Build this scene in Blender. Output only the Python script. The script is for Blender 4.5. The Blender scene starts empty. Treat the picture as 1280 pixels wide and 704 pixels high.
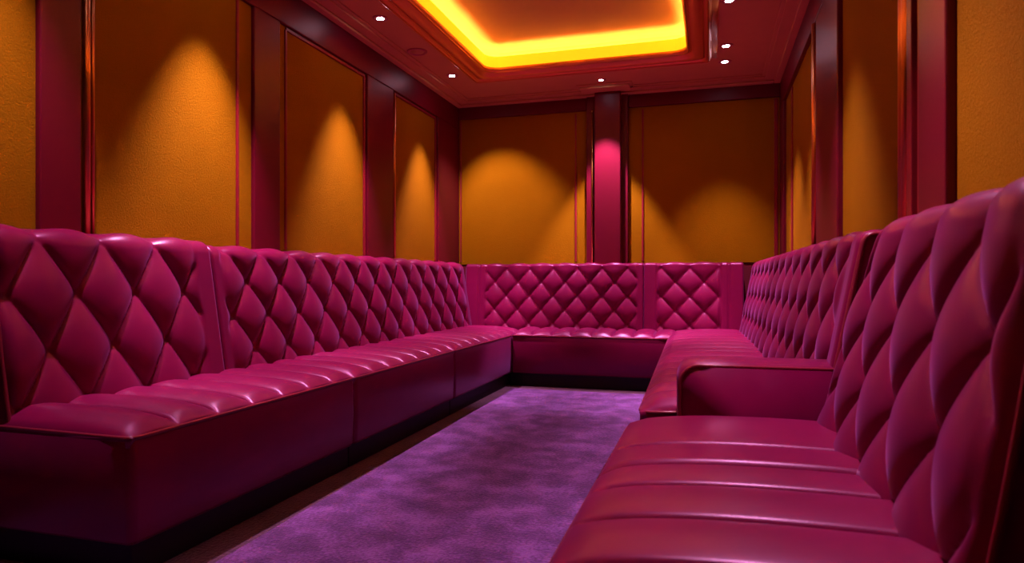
import bpy, bmesh, math, random
from math import sin, cos, pi, radians, sqrt, exp
random.seed(4)
S = bpy.context.scene
COL = S.collection
CAM_Z = 0.88

# ------------------------------------------------------------------ materials
def new_mat(name):
    m = bpy.data.materials.new(name); m.use_nodes = True
    nt = m.node_tree; b = nt.nodes['Principled BSDF']
    return m, nt, b

def noise(nt, scale, detail=4, rough=0.6, coords='Object', stretch=None):
    tc = nt.nodes.new('ShaderNodeTexCoord'); n = nt.nodes.new('ShaderNodeTexNoise')
    n.inputs['Scale'].default_value = scale; n.inputs['Detail'].default_value = detail
    n.inputs['Roughness'].default_value = rough
    if stretch:
        mp = nt.nodes.new('ShaderNodeMapping'); mp.inputs['Scale'].default_value = stretch
        nt.links.new(tc.outputs[coords], mp.inputs['Vector']); nt.links.new(mp.outputs['Vector'], n.inputs['Vector'])
    else:
        nt.links.new(tc.outputs[coords], n.inputs['Vector'])
    return n

def ramp(nt, src, stops):
    r = nt.nodes.new('ShaderNodeValToRGB')
    els = r.color_ramp.elements
    els[0].position, els[0].color = stops[0][0], (*stops[0][1], 1)
    els[1].position, els[1].color = stops[-1][0], (*stops[-1][1], 1)
    for p, c in stops[1:-1]:
        e = els.new(p); e.color = (*c, 1)
    nt.links.new(src, r.inputs['Fac'])
    return r

def bump(nt, b, src, strength, dist):
    bp = nt.nodes.new('ShaderNodeBump'); bp.inputs['Strength'].default_value = strength
    bp.inputs['Distance'].default_value = dist
    nt.links.new(src, bp.inputs['Height']); nt.links.new(bp.outputs['Normal'], b.inputs['Normal'])
    return bp

def mat_leather():
    m, nt, b = new_mat('leather_crimson')
    n1 = noise(nt, 3.5, 3)
    r = ramp(nt, n1.outputs['Fac'], [(0.3, (0.155, 0.0018, 0.036)), (0.7, (0.19, 0.0025, 0.046))])
    nt.links.new(r.outputs['Color'], b.inputs['Base Color'])
    b.inputs['Roughness'].default_value = 0.33
    b.inputs['Specular IOR Level'].default_value = 0.42
    b.inputs['Specular Tint'].default_value = (1.0, 0.42, 0.85, 1)
    b.inputs['Sheen Weight'].default_value = 0.16; b.inputs['Sheen Roughness'].default_value = 0.35
    b.inputs['Sheen Tint'].default_value = (0.85, 0.28, 1.0, 1)
    n2 = noise(nt, 260, 2, 0.7)
    bump(nt, b, n2.outputs['Fac'], 0.10, 0.0015)
    return m

def mat_fabric():
    m, nt, b = new_mat('amber_wall_fabric')
    n1 = noise(nt, 2.0, 4)
    r = ramp(nt, n1.outputs['Fac'], [(0.3, (0.285, 0.118, 0.0012)), (0.7, (0.325, 0.138, 0.0018))])
    nt.links.new(r.outputs['Color'], b.inputs['Base Color'])
    b.inputs['Roughness'].default_value = 0.9
    b.inputs['Specular IOR Level'].default_value = 0.03
    n2 = noise(nt, 130, 5, 0.75)
    bump(nt, b, n2.outputs['Fac'], 0.7, 0.006)
    return m

def mat_lacquer(name, col, rough=0.42, bumpy=0.12):
    m, nt, b = new_mat(name)
    b.inputs['Base Color'].default_value = (*col, 1)
    b.inputs['Roughness'].default_value = rough
    b.inputs['Specular IOR Level'].default_value = 0.3
    n2 = noise(nt, 160, 3, 0.6)
    bump(nt, b, n2.outputs['Fac'], bumpy, 0.002)
    return m

def mat_metal(name, col, rough):
    m, nt, b = new_mat(name)
    b.inputs['Base Color'].default_value = (*col, 1)
    b.inputs['Metallic'].default_value = 1.0
    n = noise(nt, 40, 3)
    r = nt.nodes.new('ShaderNodeMapRange')
    r.inputs['To Min'].default_value = rough - 0.05; r.inputs['To Max'].default_value = rough + 0.06
    nt.links.new(n.outputs['Fac'], r.inputs['Value']); nt.links.new(r.outputs['Result'], b.inputs['Roughness'])
    return m

def mat_wood():
    m, nt, b = new_mat('mahogany_varnish')
    n = noise(nt, 6, 5, 0.6, stretch=(1, 14, 14))
    r = ramp(nt, n.outputs['Fac'], [(0.2, (0.78, 0.24, 0.065)), (0.8, (0.85, 0.29, 0.08))])
    nt.links.new(r.outputs['Color'], b.inputs['Base Color'])
    b.inputs['Roughness'].default_value = 0.36; b.inputs['Metallic'].default_value = 0.4
    b.inputs['Coat Weight'].default_value = 0.0; b.inputs['Coat Roughness'].default_value = 0.12
    return m

def mat_plaster(name, col, rough=0.6):
    m, nt, b = new_mat(name)
    n = noise(nt, 5, 4)
    c2 = tuple(x * 1.07 for x in col)
    r = ramp(nt, n.outputs['Fac'], [(0.3, col), (0.7, c2)])
    nt.links.new(r.outputs['Color'], b.inputs['Base Color'])
    b.inputs['Roughness'].default_value = rough
    n2 = noise(nt, 90, 3); bump(nt, b, n2.outputs['Fac'], 0.08, 0.002)
    return m

def mat_carpet(name, lo, mid, hi, mscale=3.2):
    m, nt, b = new_mat(name)
    n1 = noise(nt, mscale, 6, 0.62)
    n3 = noise(nt, 85, 1.5, 0.6)
    mix = nt.nodes.new('ShaderNodeMath'); mix.operation = 'MULTIPLY_ADD'
    nt.links.new(n3.outputs['Fac'], mix.inputs[0]); mix.inputs[1].default_value = 0.64
    nt.links.new(n1.outputs['Fac'], mix.inputs[2])
    r = ramp(nt, mix.outputs['Value'], [(0.56, lo), (0.79, mid), (1.0, hi)])
    nt.links.new(r.outputs['Color'], b.inputs['Base Color'])
    b.inputs['Roughness'].default_value = 0.95
    b.inputs['Specular IOR Level'].default_value = 0.1
    b.inputs['Sheen Weight'].default_value = 0.25
    bump(nt, b, n3.outputs['Fac'], 0.9, 0.008)
    return m

def mat_emit(name, col, strength):
    m, nt, b = new_mat(name)
    b.inputs['Base Color'].default_value = (*col, 1)
    b.inputs['Emission Color'].default_value = (*col, 1)
    b.inputs['Emission Strength'].default_value = strength
    return m

LEATHER = mat_leather()
PIPING = mat_lacquer('piping_leather', (0.22, 0.014, 0.034), 0.28, 0.05)
FABRIC = mat_fabric()
RED = mat_lacquer('crimson_lacquer', (0.14, 0.0012, 0.015), 0.38, 0.16)
BEAD = mat_lacquer('dark_red_bead', (0.26, 0.010, 0.022), 0.35, 0.05)
COPPER = mat_metal('copper', (0.70, 0.27, 0.09), 0.34)
BRASS = mat_metal('brass', (0.85, 0.45, 0.12), 0.22)
WOOD = mat_wood()
CEIL = mat_plaster('ceiling_rose_plaster', (0.66, 0.38, 0.13))
COVE = mat_plaster('recess_ochre_plaster', (0.58, 0.32, 0.11), 0.7)
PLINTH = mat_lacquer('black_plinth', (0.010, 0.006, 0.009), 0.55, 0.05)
RUG = mat_carpet('violet_pile', mscale=6.5, lo=(0.055, 0.012, 0.066), mid=(0.115, 0.026, 0.140), hi=(0.23, 0.068, 0.29))
FLOORM = mat_carpet('brown_pile', (0.040, 0.010, 0.026), (0.075, 0.020, 0.045), (0.11, 0.033, 0.065), 6)
DARKWALL = mat_lacquer('dark_wine_wall', (0.16, 0.006, 0.022), 0.6, 0.1)
LENS = mat_emit('lamp_lens', (0.95, 0.72, 1.0), 60)
LED = mat_emit('led_amber', (1.0, 0.52, 0.13), 68)
UPSTAND_GLOW = mat_emit('amber_upstand_glow', (1.0, 0.64, 0.01), 0.95)  # bounced light on the cove upstand, put in as emission
RING = mat_plaster('ring_enamel', (0.55, 0.17, 0.13), 0.35)
BLACK = mat_lacquer('matt_black', (0.012, 0.010, 0.012), 0.5, 0.03)

# ------------------------------------------------------------------ helpers
def link(name, bm, mat, parent=None, loc=(0, 0, 0), smooth=True):
    bmesh.ops.recalc_face_normals(bm, faces=bm.faces[:])
    me = bpy.data.meshes.new(name); bm.to_mesh(me); bm.free()
    me.materials.append(mat)
    if smooth:
        for p in me.polygons: p.use_smooth = True
    o = bpy.data.objects.new(name, me); COL.objects.link(o)
    o.location = loc
    if parent: o.parent = parent
    return o

def tag(o, label=None, cat=None, group=None, kind=None):
    if label: o['label'] = label
    if cat: o['category'] = cat
    if group: o['group'] = group
    if kind: o['kind'] = kind
    return o

def thing(name, label, cat, loc=(0, 0, 0), rotz=0, group=None):
    o = bpy.data.objects.new(name, None); COL.objects.link(o)
    o.empty_display_size = 0.1
    o.location = loc; o.rotation_euler = (0, 0, rotz)
    return tag(o, label, cat, group)

def box(bm, x0, x1, y0, y1, z0, z1, bev=0.0, seg=2):
    r = bmesh.ops.create_cube(bm, size=1)
    vs = r['verts']
    for v in vs:
        v.co.x = x0 + (v.co.x + .5) * (x1 - x0)
        v.co.y = y0 + (v.co.y + .5) * (y1 - y0)
        v.co.z = z0 + (v.co.z + .5) * (z1 - z0)
    if bev > 0:
        es = list({e for v in vs for e in v.link_edges})
        bmesh.ops.bevel(bm, geom=es, offset=bev, segments=seg, affect='EDGES', profile=0.5)
    return bm

def nb(): return bmesh.new()

def round_rect(x0, x1, y0, y1, r, n=8):
    pts = []
    for cx, cy, a0 in ((x1 - r, y1 - r, 0), (x0 + r, y1 - r, 90), (x0 + r, y0 + r, 180), (x1 - r, y0 + r, 270)):
        for k in range(n + 1):
            a = radians(a0 + 90 * k / n)
            pts.append((cx + r * cos(a), cy + r * sin(a)))
    return pts

def loops(bm, rings, closed=True, cap0=False, cap1=False, wrap=False):
    """bridge a list of point rings"""
    vr = [[bm.verts.new(p) for p in ring] for ring in rings]
    n = len(vr[0]); m = len(vr)
    for i in range(m if wrap else m - 1):
        a, b = vr[i], vr[(i + 1) % m]
        for j in range(n if closed else n - 1):
            k = (j + 1) % n
            try: bm.faces.new((a[j], a[k], b[k], b[j]))
            except ValueError: pass
    if cap0: bm.faces.new(vr[0][::-1])
    if cap1: bm.faces.new(vr[-1])
    return vr

def tube(bm, pts, r, n=8, closed=False):
    from mathutils import Vector
    P = [Vector(p) for p in pts]
    rings = []
    N = len(P)
    ref = None
    for i in range(N):
        if closed: t = P[(i + 1) % N] - P[i - 1]
        else: t = P[min(i + 1, N - 1)] - P[max(i - 1, 0)]
        t.normalize()
        if ref is None:
            ref = Vector((0, 0, 1)) if abs(t.z) < 0.9 else Vector((1, 0, 0))
        a = (ref - t * ref.dot(t)).normalized(); b = t.cross(a); ref = a
        rings.append([tuple(P[i] + a * r * cos(2 * pi * k / n) + b * r * sin(2 * pi * k / n)) for k in range(n)])
    loops(bm, rings, True, not closed, not closed, wrap=closed)
    return bm

def sstep(a, b, x):
    t = max(0.0, min(1.0, (x - a) / (b - a))); return t * t * (3 - 2 * t)

def fillet(pts, r, n=6):
    """round the inner corners of a 3-D polyline"""
    from mathutils import Vector
    P = [Vector(p) for p in pts]; out = [P[0]]
    for i in range(1, len(P) - 1):
        a = (P[i - 1] - P[i]); b = (P[i + 1] - P[i])
        d = min(r, a.length * .45, b.length * .45)
        p0 = P[i] + a.normalized() * d; p1 = P[i] + b.normalized() * d
        for k in range(n + 1):
            t = k / n
            out.append(p0 * (1 - t) ** 2 + P[i] * 2 * t * (1 - t) + p1 * t * t)
    out.append(P[-1])
    return [tuple(p) for p in out]

# ------------------------------------------------------------------ upholstery
def back_profile(db, dt, zb, zt, r, dwall, nfront):
    """closed profile (d, z, nd, nz, v); front first, then rounded top, then back"""
    pr = []
    fx, fz = dt - db, (zt - r) - zb
    L = sqrt(fx * fx + fz * fz); nx, nz = fz / L, -fx / L
    for i in range(nfront + 1):
        t = i / nfront
        pr.append((db + fx * t, zb + fz * t, nx, nz, L * t))
    a0 = math.atan2(nz, nx); cx, cz = dt - nx * r, zt - r - nz * r
    na = 8
    for k in range(1, na + 1):
        a = a0 + (pi / 2 - a0) * k / na
        pr.append((cx + r * cos(a), cz + r * sin(a), cos(a), sin(a), L + r * (a - a0)))
    ztop = cz + r; vt = pr[-1][4]
    rb = 0.022
    for k in range(1, 4):
        d = cx + (dwall + rb - cx) * k / 3
        pr.append((d, ztop, 0, 1, vt + abs(d - cx)))
    for k in range(1, 4):
        a = pi / 2 + pi / 2 * k / 3
        pr.append((dwall + rb + rb * cos(a), ztop - rb + rb * sin(a), cos(a), sin(a), vt + 0.2))
    pr.append((dwall, zb, -1, 0, vt + 0.5))
    return pr, L

def backrest(parent, u0, u1, db, dt, zb, zt, dwall, tuft, r=0.05, step=0.012, round_end=(0.03, 0.03),
             lean=(0, 0), bulge=0.0):
    """tuft: dict(a, row0 z, half, rows, ucol0, ua, ub, A)"""
    bm = nb()
    nfront = int((zt - zb) / (step * 0.95))
    pr, Lf = back_profile(db, dt, zb, zt, r, dwall, nfront)
    sl = Lf / ((zt - r) - zb)
    a, half, A = tuft['a'], tuft['half'], tuft['A']
    v0 = (tuft['row0'] - zb) * sl; h = half * sl
    uc = tuft['ucol']; ua, ub = tuft['ua'], tuft['ub']
    seams = tuft.get('seams', ())
    NU = max(20, int((u1 - u0) / step))
    us = [u0 + (u1 - u0) * i / NU for i in range(NU + 1)]
    Lt = pr[-1][4]
    rings = []
    for u in us:
        ring = []
        for (d, z, nx, nz, v) in pr:
            # rounded ends
            def endcut(du, rr):
                if rr <= 0 or du >= rr: return 0.0
                k = (rr - du) / rr
                return rr * (1 - sqrt(max(0, 1 - k * k)))
            cut = endcut(u - u0, round_end[0]) + endcut(u1 - u, round_end[1])
            front = 1.0 if v <= Lt - 0.35 else 0.0
            # tufting
            wob = 0.0
            if v < v0:
                s = (v0 - v) / (2 * h)
                # S-bend of the folds between two buttons
                ph = ((v0 - v) / h) % 1.0
                p = (u - uc) / a + s; q = (u - uc) / a - s
                X = abs(sin(pi * p) * sin(pi * q))
                hh = X ** 0.42
                w = (p - math.floor(p)) - (q - math.floor(q))
                hh *= 1 + 0.25 * w
                # button dimple
                dd = min(((p - round(p)) ** 2 + (q - round(q)) ** 2), 1)
                hh -= 0.12 * exp(-dd / 0.010)
            else:
                X = abs(sin(pi * (u - uc) / a)) ** 2
                hh = X ** 0.42
                f = 1 - sstep(v0 + 0.03, v0 + 0.14, v)
                hh = 0.72 * (1 - f) + hh * f
            flat = 0.72
            damp = 0.30 * sstep(Lf - 0.05, Lf + r * 0.9, v)
            hh = hh * (1 - damp) + flat * damp
            m = sstep(ua - 0.012, ua + 0.02, u) * (1 - sstep(ub - 0.02, ub + 0.012, u))
            hh = flat * (1 - m) + hh * m
            for su in seams:
                hh -= 0.45 * exp(-((u - su) / 0.006) ** 2)
            fade = 1 - sstep(Lf + r * 1.6, Lf + r * 1.6 + 0.09, v)
            hh = (hh - flat) * A * fade
            low = sstep(0.0, 0.05, v)
            hh *= 0.3 + 0.7 * low
            if v > Lt - 0.31: cutn = 0.0 if nx < -0.5 else cut
            else: cutn = cut
            off = hh - cutn + bulge * sin(pi * min(1, v / Lf)) * (1 if v <= Lf else 0)
            k = min(1, max(0, (z - zb) / (zt - zb)))
            uu = u
            if lean[0]: uu += lean[0] * k ** 1.6 * (1 - (u - u0) / (u1 - u0)) ** 4
            if lean[1]: uu -= lean[1] * k ** 1.6 * ((u - u0) / (u1 - u0)) ** 4
            ring.append((uu, d + nx * off, z + nz * off))
        rings.append(ring)
    loops(bm, rings, True, True, True)
    o = link('backrest', bm, LEATHER, parent)
    return o, pr

def end_piping(parent_back, pr, u, r=0.006, lean=0, zb=0.4, zt=1.0, cutr=0.0, sgn=1):
    pts = []
    for (d, z, nx, nz, v) in pr[:-4]:
        k = min(1, max(0, (z - zb) / (zt - zb)))
        pts.append((u + sgn * lean * k ** 1.6, d - nx * cutr, z - nz * cutr))
    bm = nb(); tube(bm, pts, r, 8)
    return link('piping', bm, PIPING, parent_back)

def seat(parent, u0, u1, db, front, zp, crown, ch, nch_off=0.0, A=0.011, re=(0.05, 0.05), step=0.010, extra=None, ex=0.5):
    """channelled cushion top; piping line at z=zp on the front edge"""
    bm = nb()
    NU = int((u1 - u0) / step)
    ts = [i / 26 * 0.86 for i in range(27)] + [0.86 + 0.14 * sin(pi / 2 * k / 14) for k in range(1, 15)]
    prof = []
    for t in ts:
        z = crown * max(0.0, 1 - t ** 5) ** 0.55 * (0.93 + 0.07 * sin(pi * min(1, t * 1.1)))
        prof.append((db + (front - db) * t, z))
    rings = []
    for i in range(NU + 1):
        u = u0 + (u1 - u0) * i / NU
        e = 1.0
        for du, rr in ((u - u0, re[0]), (u1 - u, re[1])):
            if rr > 0 and du < rr:
                k = 1 - du / rr
                e *= 0.12 + 0.88 * sqrt(max(0, 1 - k * k))
        ring = []
        x = abs(sin(pi * (u - u0 - nch_off) / ch))
        hc = A * (x ** 0.5 - 0.35)
        xs = (u - u0 - nch_off) / ch; xs = abs(xs - round(xs)) * ch
        hc -= 0.009 * exp(-(xs / 0.007) ** 2)
        if extra:
            for (us, dep, wid) in extra: hc -= dep * exp(-((u - us) / wid) ** 2)
        for j, (d, z) in enumerate(prof):
            t = ts[j]
            # the channel seams bow towards the front edge
            fd = (1 - sstep(0.90, 1.0, t))
            zz = z * e + hc * e * (0.35 + 0.65 * sstep(0, 0.3, t)) * (1 if t < 0.9 else fd)
            dd = d + (hc * 0.3 * sstep(0.86, 0.97, t) * (1 - sstep(0.985, 1.0, t)))
            ring.append((u, dd, zp + zz))
        ring.append((u, front - 0.012, zp - 0.03)); ring.append((u, db, zp - 0.03))
        rings.append(ring)
    loops(bm, rings, True, True, True)
    return link('seat_cushion', bm, LEATHER, parent)

def seat_base(parent, u0, u1, d0, front, z0, z1, r=0.025):
    bm = nb()
    rings = []
    for ins, z in ((0.02, z0), (0.006, z0 + 0.004), (0.0, z0 + 0.016), (-0.004, (z0 + z1) / 2), (0.0, z1 - 0.012), (0.004, z1 - 0.003), (0.012, z1)):
        rings.append([(x, y, z) for x, y in round_rect(u0 + ins, u1 - ins, d0, front - ins, max(0.006, r - ins), 6)])
    loops(bm, rings, True, True, True)
    return link('seat_base', bm, LEATHER, parent)

def plinth(parent, u0, u1, d0, front, z1=0.112):
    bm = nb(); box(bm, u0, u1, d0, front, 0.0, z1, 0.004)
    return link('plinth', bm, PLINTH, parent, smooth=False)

def pipe(parent, pts, r=0.0055, fil=0.03, label=None):
    bm = nb(); tube(bm, fillet(pts, fil), r, 8)
    return link('piping', bm, PIPING, parent)

ZP = 0.425     # piping height of the seats
CRN = 0.045
# ---- banquette on the left wall: u runs towards the camera
LY = 5.76
left = thing('banquette', 'long deep-buttoned crimson leather banquette along the left wall, largest in the room', 'banquette', (-2.318, LY, 0), radians(-90))
LF = 0.718
lu = [0.04, LY - 4.08, LY - 2.80, LY - 1.53]
for i in range(3):
    a, b = lu[i] + (0.004 if i else 0), lu[i + 1] - 0.004
    n = max(1, round((b - a) / 0.183))
    last = i == 2
    c = seat(left, a, b, 0.10, LF, ZP, CRN, (b - a) / n, re=(0.06 if i else 0.0, 0.10 if last else 0.06), step=0.004 if i else 0.005, A=0.028)
    pts = [(a + 0.01, LF - 0.03, ZP), (a + 0.014, LF - 0.002, ZP), (b - 0.0, LF, ZP)]
    if last:
        pts += [(b, 0.2, ZP + 0.004)]
    else:
        pts += [(b - 0.004, LF - 0.05, ZP)]
    if i == 0: pts[0] = (0.36, LF - 0.004, ZP); pts[1] = (0.5, LF, ZP)
    pipe(c, pts)
    bs = seat_base(left, a, b, 0.04, LF - 0.001, 0.108, ZP)
    if last: pipe(bs, [(b - 0.011, LF - 0.011, ZP - 0.01), (b - 0.011, LF - 0.011, 0.115)], 0.0035)
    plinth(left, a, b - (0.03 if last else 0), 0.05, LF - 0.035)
ZB, ZT = 0.43, 1.03
yseam = LY - 2.50
bk, pr = backrest(left, 0.02, yseam - 0.002, 0.25, 0.16, ZB, ZT + 0.028, 0.012,
         dict(a=0.26, row0=1.045, half=0.158, ucol=LY - 2.74 + 0.13, ua=0.10, ub=yseam - 0.06, A=0.036), step=0.009, round_end=(0.02, 0.012), r=0.065)
bk, pr = backrest(left, yseam + 0.002, LY - 1.545, 0.25, 0.16, ZB, ZT + 0.043, 0.012,
         dict(a=0.25, row0=1.035, half=0.190, ucol=LY - 2.08 + 0.125, ua=yseam + 0.10, ub=LY - 1.50, A=0.040), step=0.007, round_end=(0.012, 0.03), r=0.065)
end_piping(bk, pr, LY - 1.545, cutr=0.020)

# ---- banquette on the back wall: u runs to the left
BX, BY = 0.27, 5.955
back = thing('banquette', 'short crimson leather banquette along the back wall, under the central pilaster', 'banquette', (BX, BY, 0), radians(180))
BF = 0.575
a, b = BX + 0.255, BX + 1.592
c = seat(back, a, b, 0.10, BF, ZP, 0.04, (b - a) / 8, re=(0.03, 0.03), step=0.004, A=0.026)
pipe(c, [(a, BF, ZP), (b, BF, ZP)])
seat_base(back, a, b, 0.04, BF - 0.001, 0.108, ZP, 0.01)
plinth(back, a - 0.03, b + 0.03, 0.05, BF - 0.035)
us = BX + 0.54
backrest(back, 0.0, us - 0.002, 0.22, 0.155, ZB, ZT + 0.014, 0.012,
         dict(a=0.235, row0=1.0, half=0.122, ucol=BX + 0.16, ua=BX - 0.085, ub=us - 0.115, A=0.032, seams=(BX - 0.085, BX - 0.155, us - 0.115)), step=0.009, round_end=(0.012, 0.012), r=0.03)
backrest(back, us + 0.002, BX + 2.165, 0.22, 0.155, ZB, ZT + 0.014, 0.012,
         dict(a=0.218, row0=1.0, half=0.122, ucol=BX + 0.68, ua=us + 0.055, ub=BX + 1.97, A=0.032, seams=(BX + 2.03,)), step=0.009, round_end=(0.012, 0.012), r=0.03)

# ---- far banquette on the right wall: u runs away from the camera
RX, RY = 0.565, 2.18
TW = 1.45
rf = thing('banquette', 'crimson leather banquette with a padded armrest along the right wall', 'banquette', (RX, RY, 0), radians(90 + TW))
RF = 0.795
e = 5.725 - RY
c = seat(rf, 0.19, e, 0.12, RF, ZP, 0.045, (e - 0.19) / 15, re=(0.05, 0.0), step=0.004, A=0.044)
pipe(c, [(0.19, 0.50, ZP + 0.012), (0.19, RF, ZP), (e - 0.37, RF, ZP)], fil=0.05)
seat_base(rf, 0.19, e, 0.04, RF - 0.001, 0.108, ZP)
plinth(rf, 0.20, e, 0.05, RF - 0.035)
bk, pr = backrest(rf, 0.0, e - 0.02, 0.255, 0.145, ZB, ZT + 0.014, 0.012,
         dict(a=0.25, row0=1.03, half=0.165, ucol=0.35, ua=0.09, ub=e - 0.08, A=0.042), step=0.009, round_end=(0.03, 0.02))
end_piping(bk, pr, 0.002, cutr=0.014, r=0.008)
# armrest
AZ = 0.635
def arm_outline(ins, zdrop):
    d0, d1 = 0.14, 0.665
    r = 0.06
    pts = [(d0, 0.115), (d1 - ins, 0.115)]
    for k in range(9):
        a = radians(90 * k / 8)
        pts.append((d1 - ins - r + r * cos(a), AZ - zdrop - r + r * sin(a)))
    pts.append((d0, AZ - zdrop - 0.0))
    return pts
bm = nb()
rings = []
AW = 0.185
for k in range(13):
    t = k / 12
    x = abs(2 * t - 1)
    drop = 0.018 * x ** 3
    ins = 0.010 * x ** 6
    rings.append([(0.0 + AW * t, d, z) for d, z in arm_outline(ins, drop)])
loops(bm, rings, True, True, True)
arm = link('armrest', bm, LEATHER, rf)
bm = nb()
ol = arm_outline(0.010, 0.018)[1:]
tube(bm, [(0.0, d, z) for d, z in ol], 0.0055, 8)
link('piping', bm, PIPING, arm)

# ---- near banquette on the right wall
NX, NY = 0.552, 0.90
nr = thing('banquette', 'nearest crimson leather banquette, in the right foreground, with a tall buttoned back', 'banquette', (NX, NY, 0), radians(90))
NF = 0.795; NL = 2.135 - NY
uj = 1.52 - NY
for (a, b, chs, off) in ((0.0, uj - 0.004, 0.195, 0.09), (uj + 0.004, NL, 0.40, 0.22)):
    c = seat(nr, a, b, 0.12, NF, ZP + 0.005, 0.05, chs, nch_off=off, re=(0.03, 0.022 if a == 0 else 0.09), step=0.004, A=0.015)
    pipe(c, [(a, NF, ZP), (b, NF, ZP)] + ([(b, 0.5, ZP)] if a else []), fil=0.05)
    seat_base(nr, a, b, 0.04, NF - 0.001, 0.108, ZP + 0.004)
    plinth(nr, a, b, 0.05, NF - 0.035)
bk, pr = backrest(nr, 0.06, NL - 0.01, 0.265, 0.140, ZB, ZT + 0.022, 0.012,
         dict(a=0.27, row0=0.965, half=0.165, ucol=1.35 - NY + 0.135, ua=0.10, ub=NL - 0.05, A=0.036), step=0.006, round_end=(0.07, 0.06), lean=(0.11, 0.20), r=0.065)
end_piping(bk, pr, 0.062, cutr=0.028, lean=0.11, zb=ZB, zt=ZT + 0.022)

# ------------------------------------------------------------------ room shell
XL, XR, YB, YN, ZC = -2.33, 0.60, 5.99, -1.4, 2.58
def slab(name, x0, x1, y0, y1, z0, z1, mat):
    bm = nb(); box(bm, x0, x1, y0, y1, z0, z1)
    return tag(link(name, bm, mat, smooth=False), kind='structure')
slab('floor', XL - .1, XR + .1, YN - .1, YB + .1, -0.1, 0.0, FLOORM)
slab('wall_left', XL - .1, XL, YN - .1, YB + .1, 0, ZC + .4, DARKWALL)
slab('wall_right', XR, XR + .1, YN - .1, YB + .1, 0, ZC + .4, DARKWALL)
slab('wall_back', XL, XR, YB, YB + .1, 0, ZC + .4, DARKWALL)
slab('wall_front', XL, XR, YN - .1, YN, 0, ZC + .4, DARKWALL)

# ceiling with the rectangular opening of the tray
TX0, TX1, TY0, TY1 = -1.70, -0.155, 0.35, 5.06      # inner lip of the tray
g = 0.10
bm = nb()
box(bm, XL, TX0 - g, YN, YB, ZC, ZC + .03); box(bm, TX1 + g, XR, YN, YB, ZC, ZC + .03)
box(bm, TX0 - g, TX1 + g, YN, TY0 - g, ZC, ZC + .03); box(bm, TX0 - g, TX1 + g, TY1 + g, YB, ZC, ZC + .03)
tag(link('ceiling', bm, CEIL, smooth=False), kind='structure')

# recess: trough behind the glowing upstand, side walls and lid
ZR = ZC + 0.17
bm = nb()
rr = lambda off, r: round_rect(TX0 - off, TX1 + off, TY0 - off, TY1 + off, r, 8)
rings = [[(x, y, z) for x, y in rr(off, 0.11 + off)] for off, z in ((0.022, ZC + 0.015), (0.12, ZC + 0.015), (0.12, ZR - 0.05), (0.105, ZR - 0.015), (0.07, ZR))]
loops(bm, rings, True, False, True)
tag(link('ceiling_recess', bm, COVE, smooth=False), kind='structure')

# mahogany moulding around the tray
prof = [(0.075, 0.0), (0.0, 0.005), (-0.004, -0.012), (0.004, -0.026), (0.022, -0.030), (0.030, -0.022), (0.036, -0.022),
        (0.050, -0.046), (0.075, -0.056), (0.100, -0.050), (0.112, -0.036), (0.120, -0.036), (0.128, -0.050), (0.142, -0.054),
        (0.158, -0.048), (0.166, -0.028), (0.172, -0.020), (0.205, -0.016), (0.212, -0.004), (0.212, 0.01)]
bm = nb()
rings = []
for off, z in prof:
    rad = max(0.004, 0.11 - off * 0.55)
    rings.append([(x, y, ZC + z) for x, y in rr(off, rad)])
loops(bm, rings, True)
tm = link('trim_1', bm, WOOD); tag(tm, kind='structure')
for i, (off, z, rad) in enumerate(((0.012, -0.030, 0.0055), (0.116, -0.040, 0.005), (0.150, -0.055, 0.0055))):  # copper beads added to draw highlight lines along the moulding profile
    bm = nb(); tube(bm, [(x, y, ZC + z) for x, y in rr(off, max(0.02, 0.11 - off * 0.55))], rad, 8, closed=True)
    tag(link('trim_%d' % (50 + i), bm, COPPER), kind='structure')

# LED strip in the cove
cx, cy = (TX0 + TX1) / 2, (TY0 + TY1) / 2
led = thing('cove_light', 'amber glowing light strip running round the ceiling recess', 'cove light', (cx, cy, ZC))
bm = nb()
tube(bm, [(x - cx, y - cy, 0.05) for x, y in rr(0.065, 0.17)], 0.010, 8, closed=True)
link('strip', bm, LED, led)
bm = nb()
rings = [[(x - cx, y - cy, z) for x, y in rr(off, 0.11 + off)] for off, z in ((0.020, 0.0), (0.0, 0.0), (0.0, 0.088), (0.004, 0.092), (0.016, 0.092), (0.020, 0.088))]
loops(bm, rings, True, wrap=True)
link('glowing_upstand', bm, UPSTAND_GLOW, led, smooth=False)  # upstand hiding the strip, made to glow itself

# cornice strips along the walls
def cornice(name, pts_fn):
    bm = nb(); pts_fn(bm); return tag(link(name, bm, CEIL, smooth=False), kind='structure')
FX0, FX1, FY1 = -2.30, 0.565, 5.96     # faces of the panelling frame
def c_left(bm):
    box(bm, XL, FX0 + .15, YN, YB, ZC - .012, ZC, .005); box(bm, XL, FX0 + .125, YN, YB, ZC - .024, ZC - .012, .004); box(bm, XL, FX0 + .05, YN, YB, ZC - .045, ZC - .024, .008)
def c_right(bm):
    box(bm, FX1 - .15, XR, YN, YB, ZC - .012, ZC, .005); box(bm, FX1 - .125, XR, YN, YB, ZC - .024, ZC - .012, .004); box(bm, FX1 - .05, XR, YN, YB, ZC - .045, ZC - .024, .008)
def c_back(bm):
    for w, z0, z1, bv in ((.15, .012, 0, .005), (.125, .024, .012, .004), (.05, .045, .024, .008)):
        box(bm, FX0 + w, FX1 - w, FY1 - w, YB, ZC - z0, ZC - z1, bv)
    box(bm, -1.11, -.63, FY1 - .27, FY1 - .1, ZC - .012, ZC, .005); box(bm, -1.085, -.655, FY1 - .24, FY1 - .1, ZC - .03, ZC - .012, .004)
cornice('trim_2', c_left); cornice('trim_3', c_right); cornice('trim_4', c_back)

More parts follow.
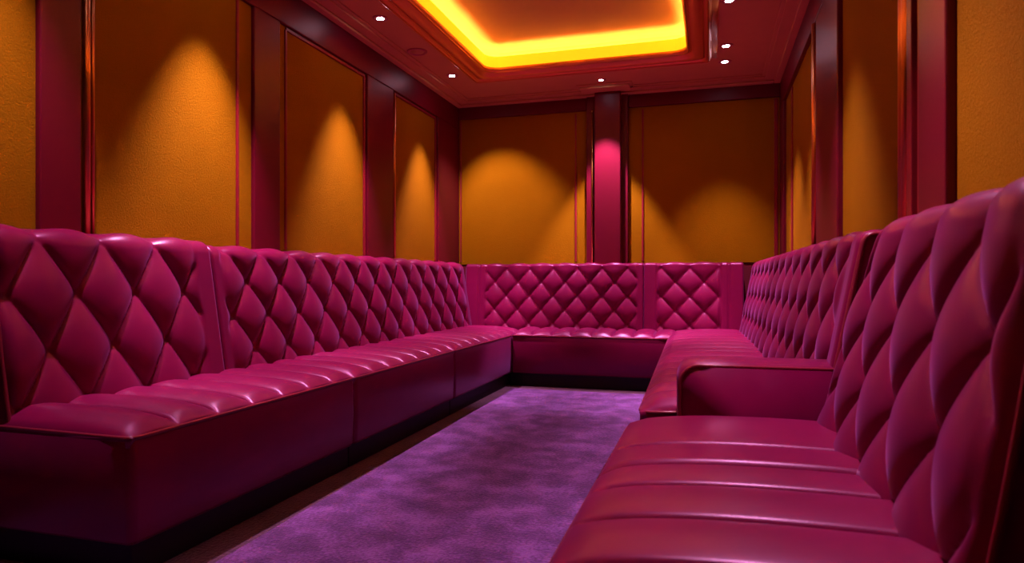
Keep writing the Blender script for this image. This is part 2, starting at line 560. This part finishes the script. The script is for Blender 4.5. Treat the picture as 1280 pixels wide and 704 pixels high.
# red frames of the panelling: pilasters, frieze (structure, one board each)
_tn = [5]
def board(x0, x1, y0, y1, z0, z1, bev=0.006, mat=RED):
    bm = nb(); box(bm, x0, x1, y0, y1, z0, z1, bev)
    o = tag(link('trim_%d' % _tn[0], bm, mat, smooth=False), kind='structure'); _tn[0] += 1
    return o
PT, PTB = CAM_Z + 1.455, CAM_Z + 1.545       # panel tops: side walls, back wall
Ls = [(YN, 0.45), (1.81, 1.975), (2.985, 3.205), (4.20, 4.60), (5.47, YB)]
for a, b in Ls: board(XL, FX0, a, b, 0, PT)
board(XL, FX0, YN, YB, PT, ZC)
Rs = [(YN, 0.35), (1.905, 2.13), (3.38, 4.02), (5.74, YB)]
for a, b in Rs: board(FX1, XR, a, b, 0, PT)
board(FX1, XR, YN, YB, PT, ZC)
board(FX0, -1.06, FY1, YB, PTB, ZC); board(-.69, FX1, FY1, YB, PTB, ZC)
# central pilaster of the back wall: wide backing board and a narrower face
board(-1.06, -.69, 5.93, YB, 0, ZC); board(-.975, -.745, 5.85, 5.93, 0, ZC - .03, 0.008)

# ---- amber panels
def frame_bar(bm, axis, plane, out, a0, a1, z0, z1, w=0.014, t=0.012):
    """bar lying on a wall panel; axis 'y' for the side walls, 'x' for the back wall"""
    if axis == 'y': box(bm, min(plane, plane + out * t), max(plane, plane + out * t), a0, a1, z0, z1, 0.003)
    else: box(bm, a0, a1, min(plane, plane + out * t), max(plane, plane + out * t), z0, z1, 0.003)

def panel(label, axis, plane, out, a0, a1, z1, lines=(), top=None, group='amber wall panels'):
    """lines: (position, width, material, proud); top: z of the horizontal bead (span a,b)"""
    z0 = 0.90 if axis == 'y' and plane > 0 and a0 < 3 else 1.04
    mid = (a0 + a1) / 2
    loc = (plane, mid, z0) if axis == 'y' else (mid, plane, z0)
    t = thing('wall_panel', label, 'wall panel', loc, 0, group)
    bm = nb()
    th = 0.010
    def bx(bm, b0, b1, zz0, zz1, p0, p1, bev):
        q = sorted((out * p0, out * p1))
        if axis == 'y': box(bm, q[0], q[1], b0 - mid, b1 - mid, zz0 - z0, zz1 - z0, bev)
        else: box(bm, b0 - mid, b1 - mid, q[0], q[1], zz0 - z0, zz1 - z0, bev)
    bx(bm, a0, a1, z0, z1, 0.0, th, 0.003)
    link('fabric_board', bm, FABRIC, t, smooth=False)
    for (p, w, mat, proud, zt, kind) in lines:
        bm = nb()
        if kind == 'rod':
            n = 12; rad = w / 2
            rings = []
            for zz in (z0 + .02, zt):
                if axis == 'y': rings.append([(out * (th + rad * .8) + rad * cos(2 * pi * k / n), p - mid + rad * sin(2 * pi * k / n), zz - z0) for k in range(n)])
                else: rings.append([(p - mid + rad * cos(2 * pi * k / n), out * (th + rad * .8) + rad * sin(2 * pi * k / n), zz - z0) for k in range(n)])
            loops(bm, rings, True, True, True)
            link('rod', bm, mat, t)
        else:
            bx(bm, p - w / 2, p + w / 2, z0 + .02, zt, th - .002, th + proud, 0.003)
            link('bead', bm, mat, t, smooth=False)
    if top:
        (b0, b1, zt, w, mat) = top
        bm = nb(); bx(bm, b0, b1, zt - w, zt, th - .002, th + .010, 0.003)
        link('bead', bm, mat, t, smooth=False)
    return t
def bead(p, zt, w=0.016, m=BEAD, proud=0.010): return (p, w, m, proud, zt, 'bead')
def rod(p, zt, w=0.02, m=COPPER): return (p, w, m, 0, zt, 'rod')
panel('amber fabric wall panel at the far left edge, nearest the camera on the left wall', 'y', XL, 1, 0.45, 1.81, PT)
panel('wide amber fabric wall panel with a copper rod at its left edge, left wall', 'y', XL, 1, 1.975, 2.985, PT,
      [rod(2.005, PT - .01, 0.026), rod(2.035, PT - .01, 0.014), bead(2.87, PT - .004)])
panel('amber fabric wall panel, middle one of the left wall, framed by dark red beads', 'y', XL, 1, 3.205, 4.20, PT,
      [bead(3.275, PT - .02), bead(4.175, PT - .02, 0.022)], (3.275, 4.18, PT - .005, 0.02, BEAD))
panel('narrow amber fabric wall panel on the left wall, next to the back corner', 'y', XL, 1, 4.60, 5.47, PT,
      [rod(4.63, PT - .02, 0.024), bead(5.44, PT - .02, 0.022)], (4.63, 5.45, PT - .005, 0.02, BEAD))
panel('amber fabric wall panel on the back wall, left of the central pilaster', 'x', YB, -1, FX0, -1.06, PTB, [bead(-1.165, PTB - .02), bead(FX0 + .02, PTB - .01, 0.012)])
panel('amber fabric wall panel on the back wall, right of the central pilaster', 'x', YB, -1, -.69, FX1, PTB, [bead(-.565, PTB - .02), bead(FX1 - .03, PTB - .01, 0.03)])
panel('narrow amber fabric wall panel on the right wall, next to the back corner', 'y', XR, -1, 4.02, 5.74, PT,
      [bead(5.30, PT - .02, 0.05), rod(4.16, PT - .01, 0.03), rod(4.07, PT - .01, 0.045)])
panel('amber fabric wall panel, middle one of the right wall, with thick copper rods', 'y', XR, -1, 2.13, 3.38, PT,
      [rod(2.335, PT - .005, 0.030), rod(2.285, PT - .005, 0.034), bead(2.22, PT - .005, 0.05, BEAD, 0.026), bead(2.16, PT - .005, 0.03, BEAD, 0.016)])
panel('amber fabric wall panel at the far right edge, behind the nearest banquette', 'y', XR, -1, 0.35, 1.905, PT)
# brass rod beside the pilaster and small stud on the right pilaster
bm = nb(); n = 10
loops(bm, [[(0.008 * cos(2 * pi * k / n), 0.008 * sin(2 * pi * k / n), z) for k in range(n)] for z in (1.04, 2.40)], True, True, True)
bmesh.ops.create_uvsphere(bm, u_segments=10, v_segments=6, radius=0.011)
o = link('rod', bm, BRASS, None, (-1.005, 5.921, 0.0))
for v in o.data.vertices:
    if v.co.z < 0.05: v.co.z += 2.40
o.name = 'brass_rod'; tag(o, 'slim upright brass rod at the left side of the back wall pilaster', 'rod')

# ------------------------------------------------------------------ rug
rug_out = [(-1.53, 5.20), (-0.31, 5.20), (-0.235, 2.15), (-0.225, 0.85), (0.5, 0.85), (0.5, -1.3), (-2.25, -1.3), (-2.25, 1.53), (-1.46, 1.53)]
bm = nb()
lo = [bm.verts.new((x, y, 0.001)) for x, y in rug_out]; hi = [bm.verts.new((x, y, 0.012)) for x, y in rug_out]
bm.faces.new(hi); bm.faces.new(lo[::-1])
for i in range(len(lo)):
    j = (i + 1) % len(lo); bm.faces.new((lo[i], lo[j], hi[j], hi[i]))
rug = link('carpet', bm, RUG, smooth=False)
tag(rug, 'mottled violet pile carpet on the floor between the banquettes', 'carpet')

# ------------------------------------------------------------------ ceiling fixtures
def lathe(bm, pts, n=28):
    loops(bm, [[(r * cos(2 * pi * k / n), r * sin(2 * pi * k / n), z) for k in range(n)] for r, z in pts], True, True, True)
    return bm

def spot(parent, loc, target, power, angle, blend, col, radius=0.02):
    from mathutils import Vector
    l = bpy.data.lights.new('lamp', 'SPOT'); l.energy = power; l.spot_size = radians(angle); l.spot_blend = blend
    l.color = col; l.shadow_soft_size = radius
    o = bpy.data.objects.new('lamp', l); COL.objects.link(o)
    o.location = loc
    d = Vector(target) - Vector(loc)
    o.rotation_euler = d.to_track_quat('-Z', 'Y').to_euler()
    if parent:
        o.parent = parent; o.location = Vector(loc) - parent.location
    return o

def downlight(x, y, label, z=ZC, r=0.036):
    t = thing('downlight', label, 'downlight', (x, y, z), 0, 'recessed ceiling downlights')
    bm = nb(); lathe(bm, [(r, 0.0), (r + .014, 0.0), (r + .014, -0.004), (r + .008, -0.007), (r, -0.005)])
    link('trim_ring', bm, RING, t)
    bm = nb(); lathe(bm, [(r - .002, 0.0), (r - .002, -0.003), (r * .6, -0.0055), (0.004, -0.0065)])
    link('lens', bm, LENS, t)
    return t
WARM = (1.0, 0.58, 0.90)
MAG = (1.0, 0.60, 1.0)
VIO = (0.70, 0.50, 1.0)
zl = ZC - 0.012
K = 15.0
for y, lab, pw in ((5.13, 'recessed downlight on the left of the ceiling, nearest the back wall', 20), (3.88, 'recessed downlight at left of the ceiling, in front of the round speaker', 20),
               (2.63, 'recessed downlight over the left banquette, third from the back wall', 22), (1.60, 'recessed downlight over the left banquette, fourth from the back wall', 10)):
    t = downlight(-2.035, y, lab)
    spot(t, (-2.035, y, zl), (-2.10, y, 0), pw * K, 55, 0.8, WARM)
t = bpy.data.objects['downlight']
spot(t, (-2.035, 5.13, zl), (-1.80, 5.99, 1.25), 12 * K, 62, 0.7, WARM)  # extra beam added to this fixture to light the back wall
for y, lab, pw in ((5.40, 'recessed downlight on the right of the ceiling, nearest the back wall', 10), (5.04, 'recessed downlight on the right of the ceiling, second from the back wall', 18),
               (4.23, 'recessed downlight on the right of the ceiling, third from the back wall', 13), (3.14, 'recessed downlight over the far right banquette, fourth from the back wall', 13),
               (2.06, 'recessed downlight over the nearest right banquette', 15)):
    t = downlight(0.115, y, lab)
    tx = 0.115 if y > 5.2 else 0.20
    if y < 2.5: spot(t, (0.115, y, zl), (-0.02, 1.50, 0), pw * K, 68, 0.7, WARM)
    else: spot(t, (0.115, y, zl), (tx, y if y < 5.2 else 5.65, 0), pw * K, 62, 0.8, WARM)
t = downlight(-0.875, 5.595, 'small recessed downlight in front of the central pilaster on the back wall', r=0.026, z=ZC)
spot(t, (-0.875, 5.595, zl), (-0.875, 5.60, 0), 19 * K, 62, 0.4, MAG)
# unseen violet downlights added in the tray lid to light the aisle carpet
for y, lab in ((0.9, 'unseen violet downlight added in the ceiling recess to light the nearest end of the aisle'), (2.15, 'unseen violet downlight added in the ceiling recess, middle one of three lighting the aisle'), (3.4, 'unseen violet downlight added in the ceiling recess to light the far part of the aisle')):
    t = downlight(-0.93, y, lab, z=ZR)
    spot(t, (-0.93, y, ZR - 0.012), (-0.93, y + 0.25, 0), 14, 34, 0.8, VIO)

sp = thing('ceiling_speaker', 'small round flush ceiling speaker between two left downlights', 'speaker', (-2.07, 4.52, ZC))
bm = nb(); lathe(bm, [(0.075, 0), (0.075, -0.006), (0.068, -0.011), (0.056, -0.008), (0.054, -0.002)]); link('rim', bm, RING, sp)
bm = nb(); lathe(bm, [(0.052, -0.001), (0.05, -0.005), (0.03, -0.007), (0.028, -0.012), (0.006, -0.013)]); link('grille', bm, CEIL, sp)

# ------------------------------------------------------------------ world, camera, view
w = bpy.data.worlds.new('world'); S.world = w; w.use_nodes = True
w.node_tree.nodes['Background'].inputs[0].default_value = (0.0, 0.0, 0.0, 1)
cam = bpy.data.cameras.new('camera'); co = bpy.data.objects.new('camera', cam); COL.objects.link(co)
S.cycles.diffuse_bounces = 3
co.location = (0, 0, CAM_Z); co.rotation_euler = (radians(90), 0, radians(16.5))
cam.sensor_width = 36; cam.lens = 833 / 1280 * 36; cam.clip_start = 0.02
cam.dof.use_dof = True; cam.dof.focus_distance = 3.6; cam.dof.aperture_fstop = 4.5
S.camera = co
vs = S.view_settings
vs.view_transform = 'Standard'; vs.look = 'None'; vs.gamma = 1; vs.use_curve_mapping = False
vs.exposure = 0.0
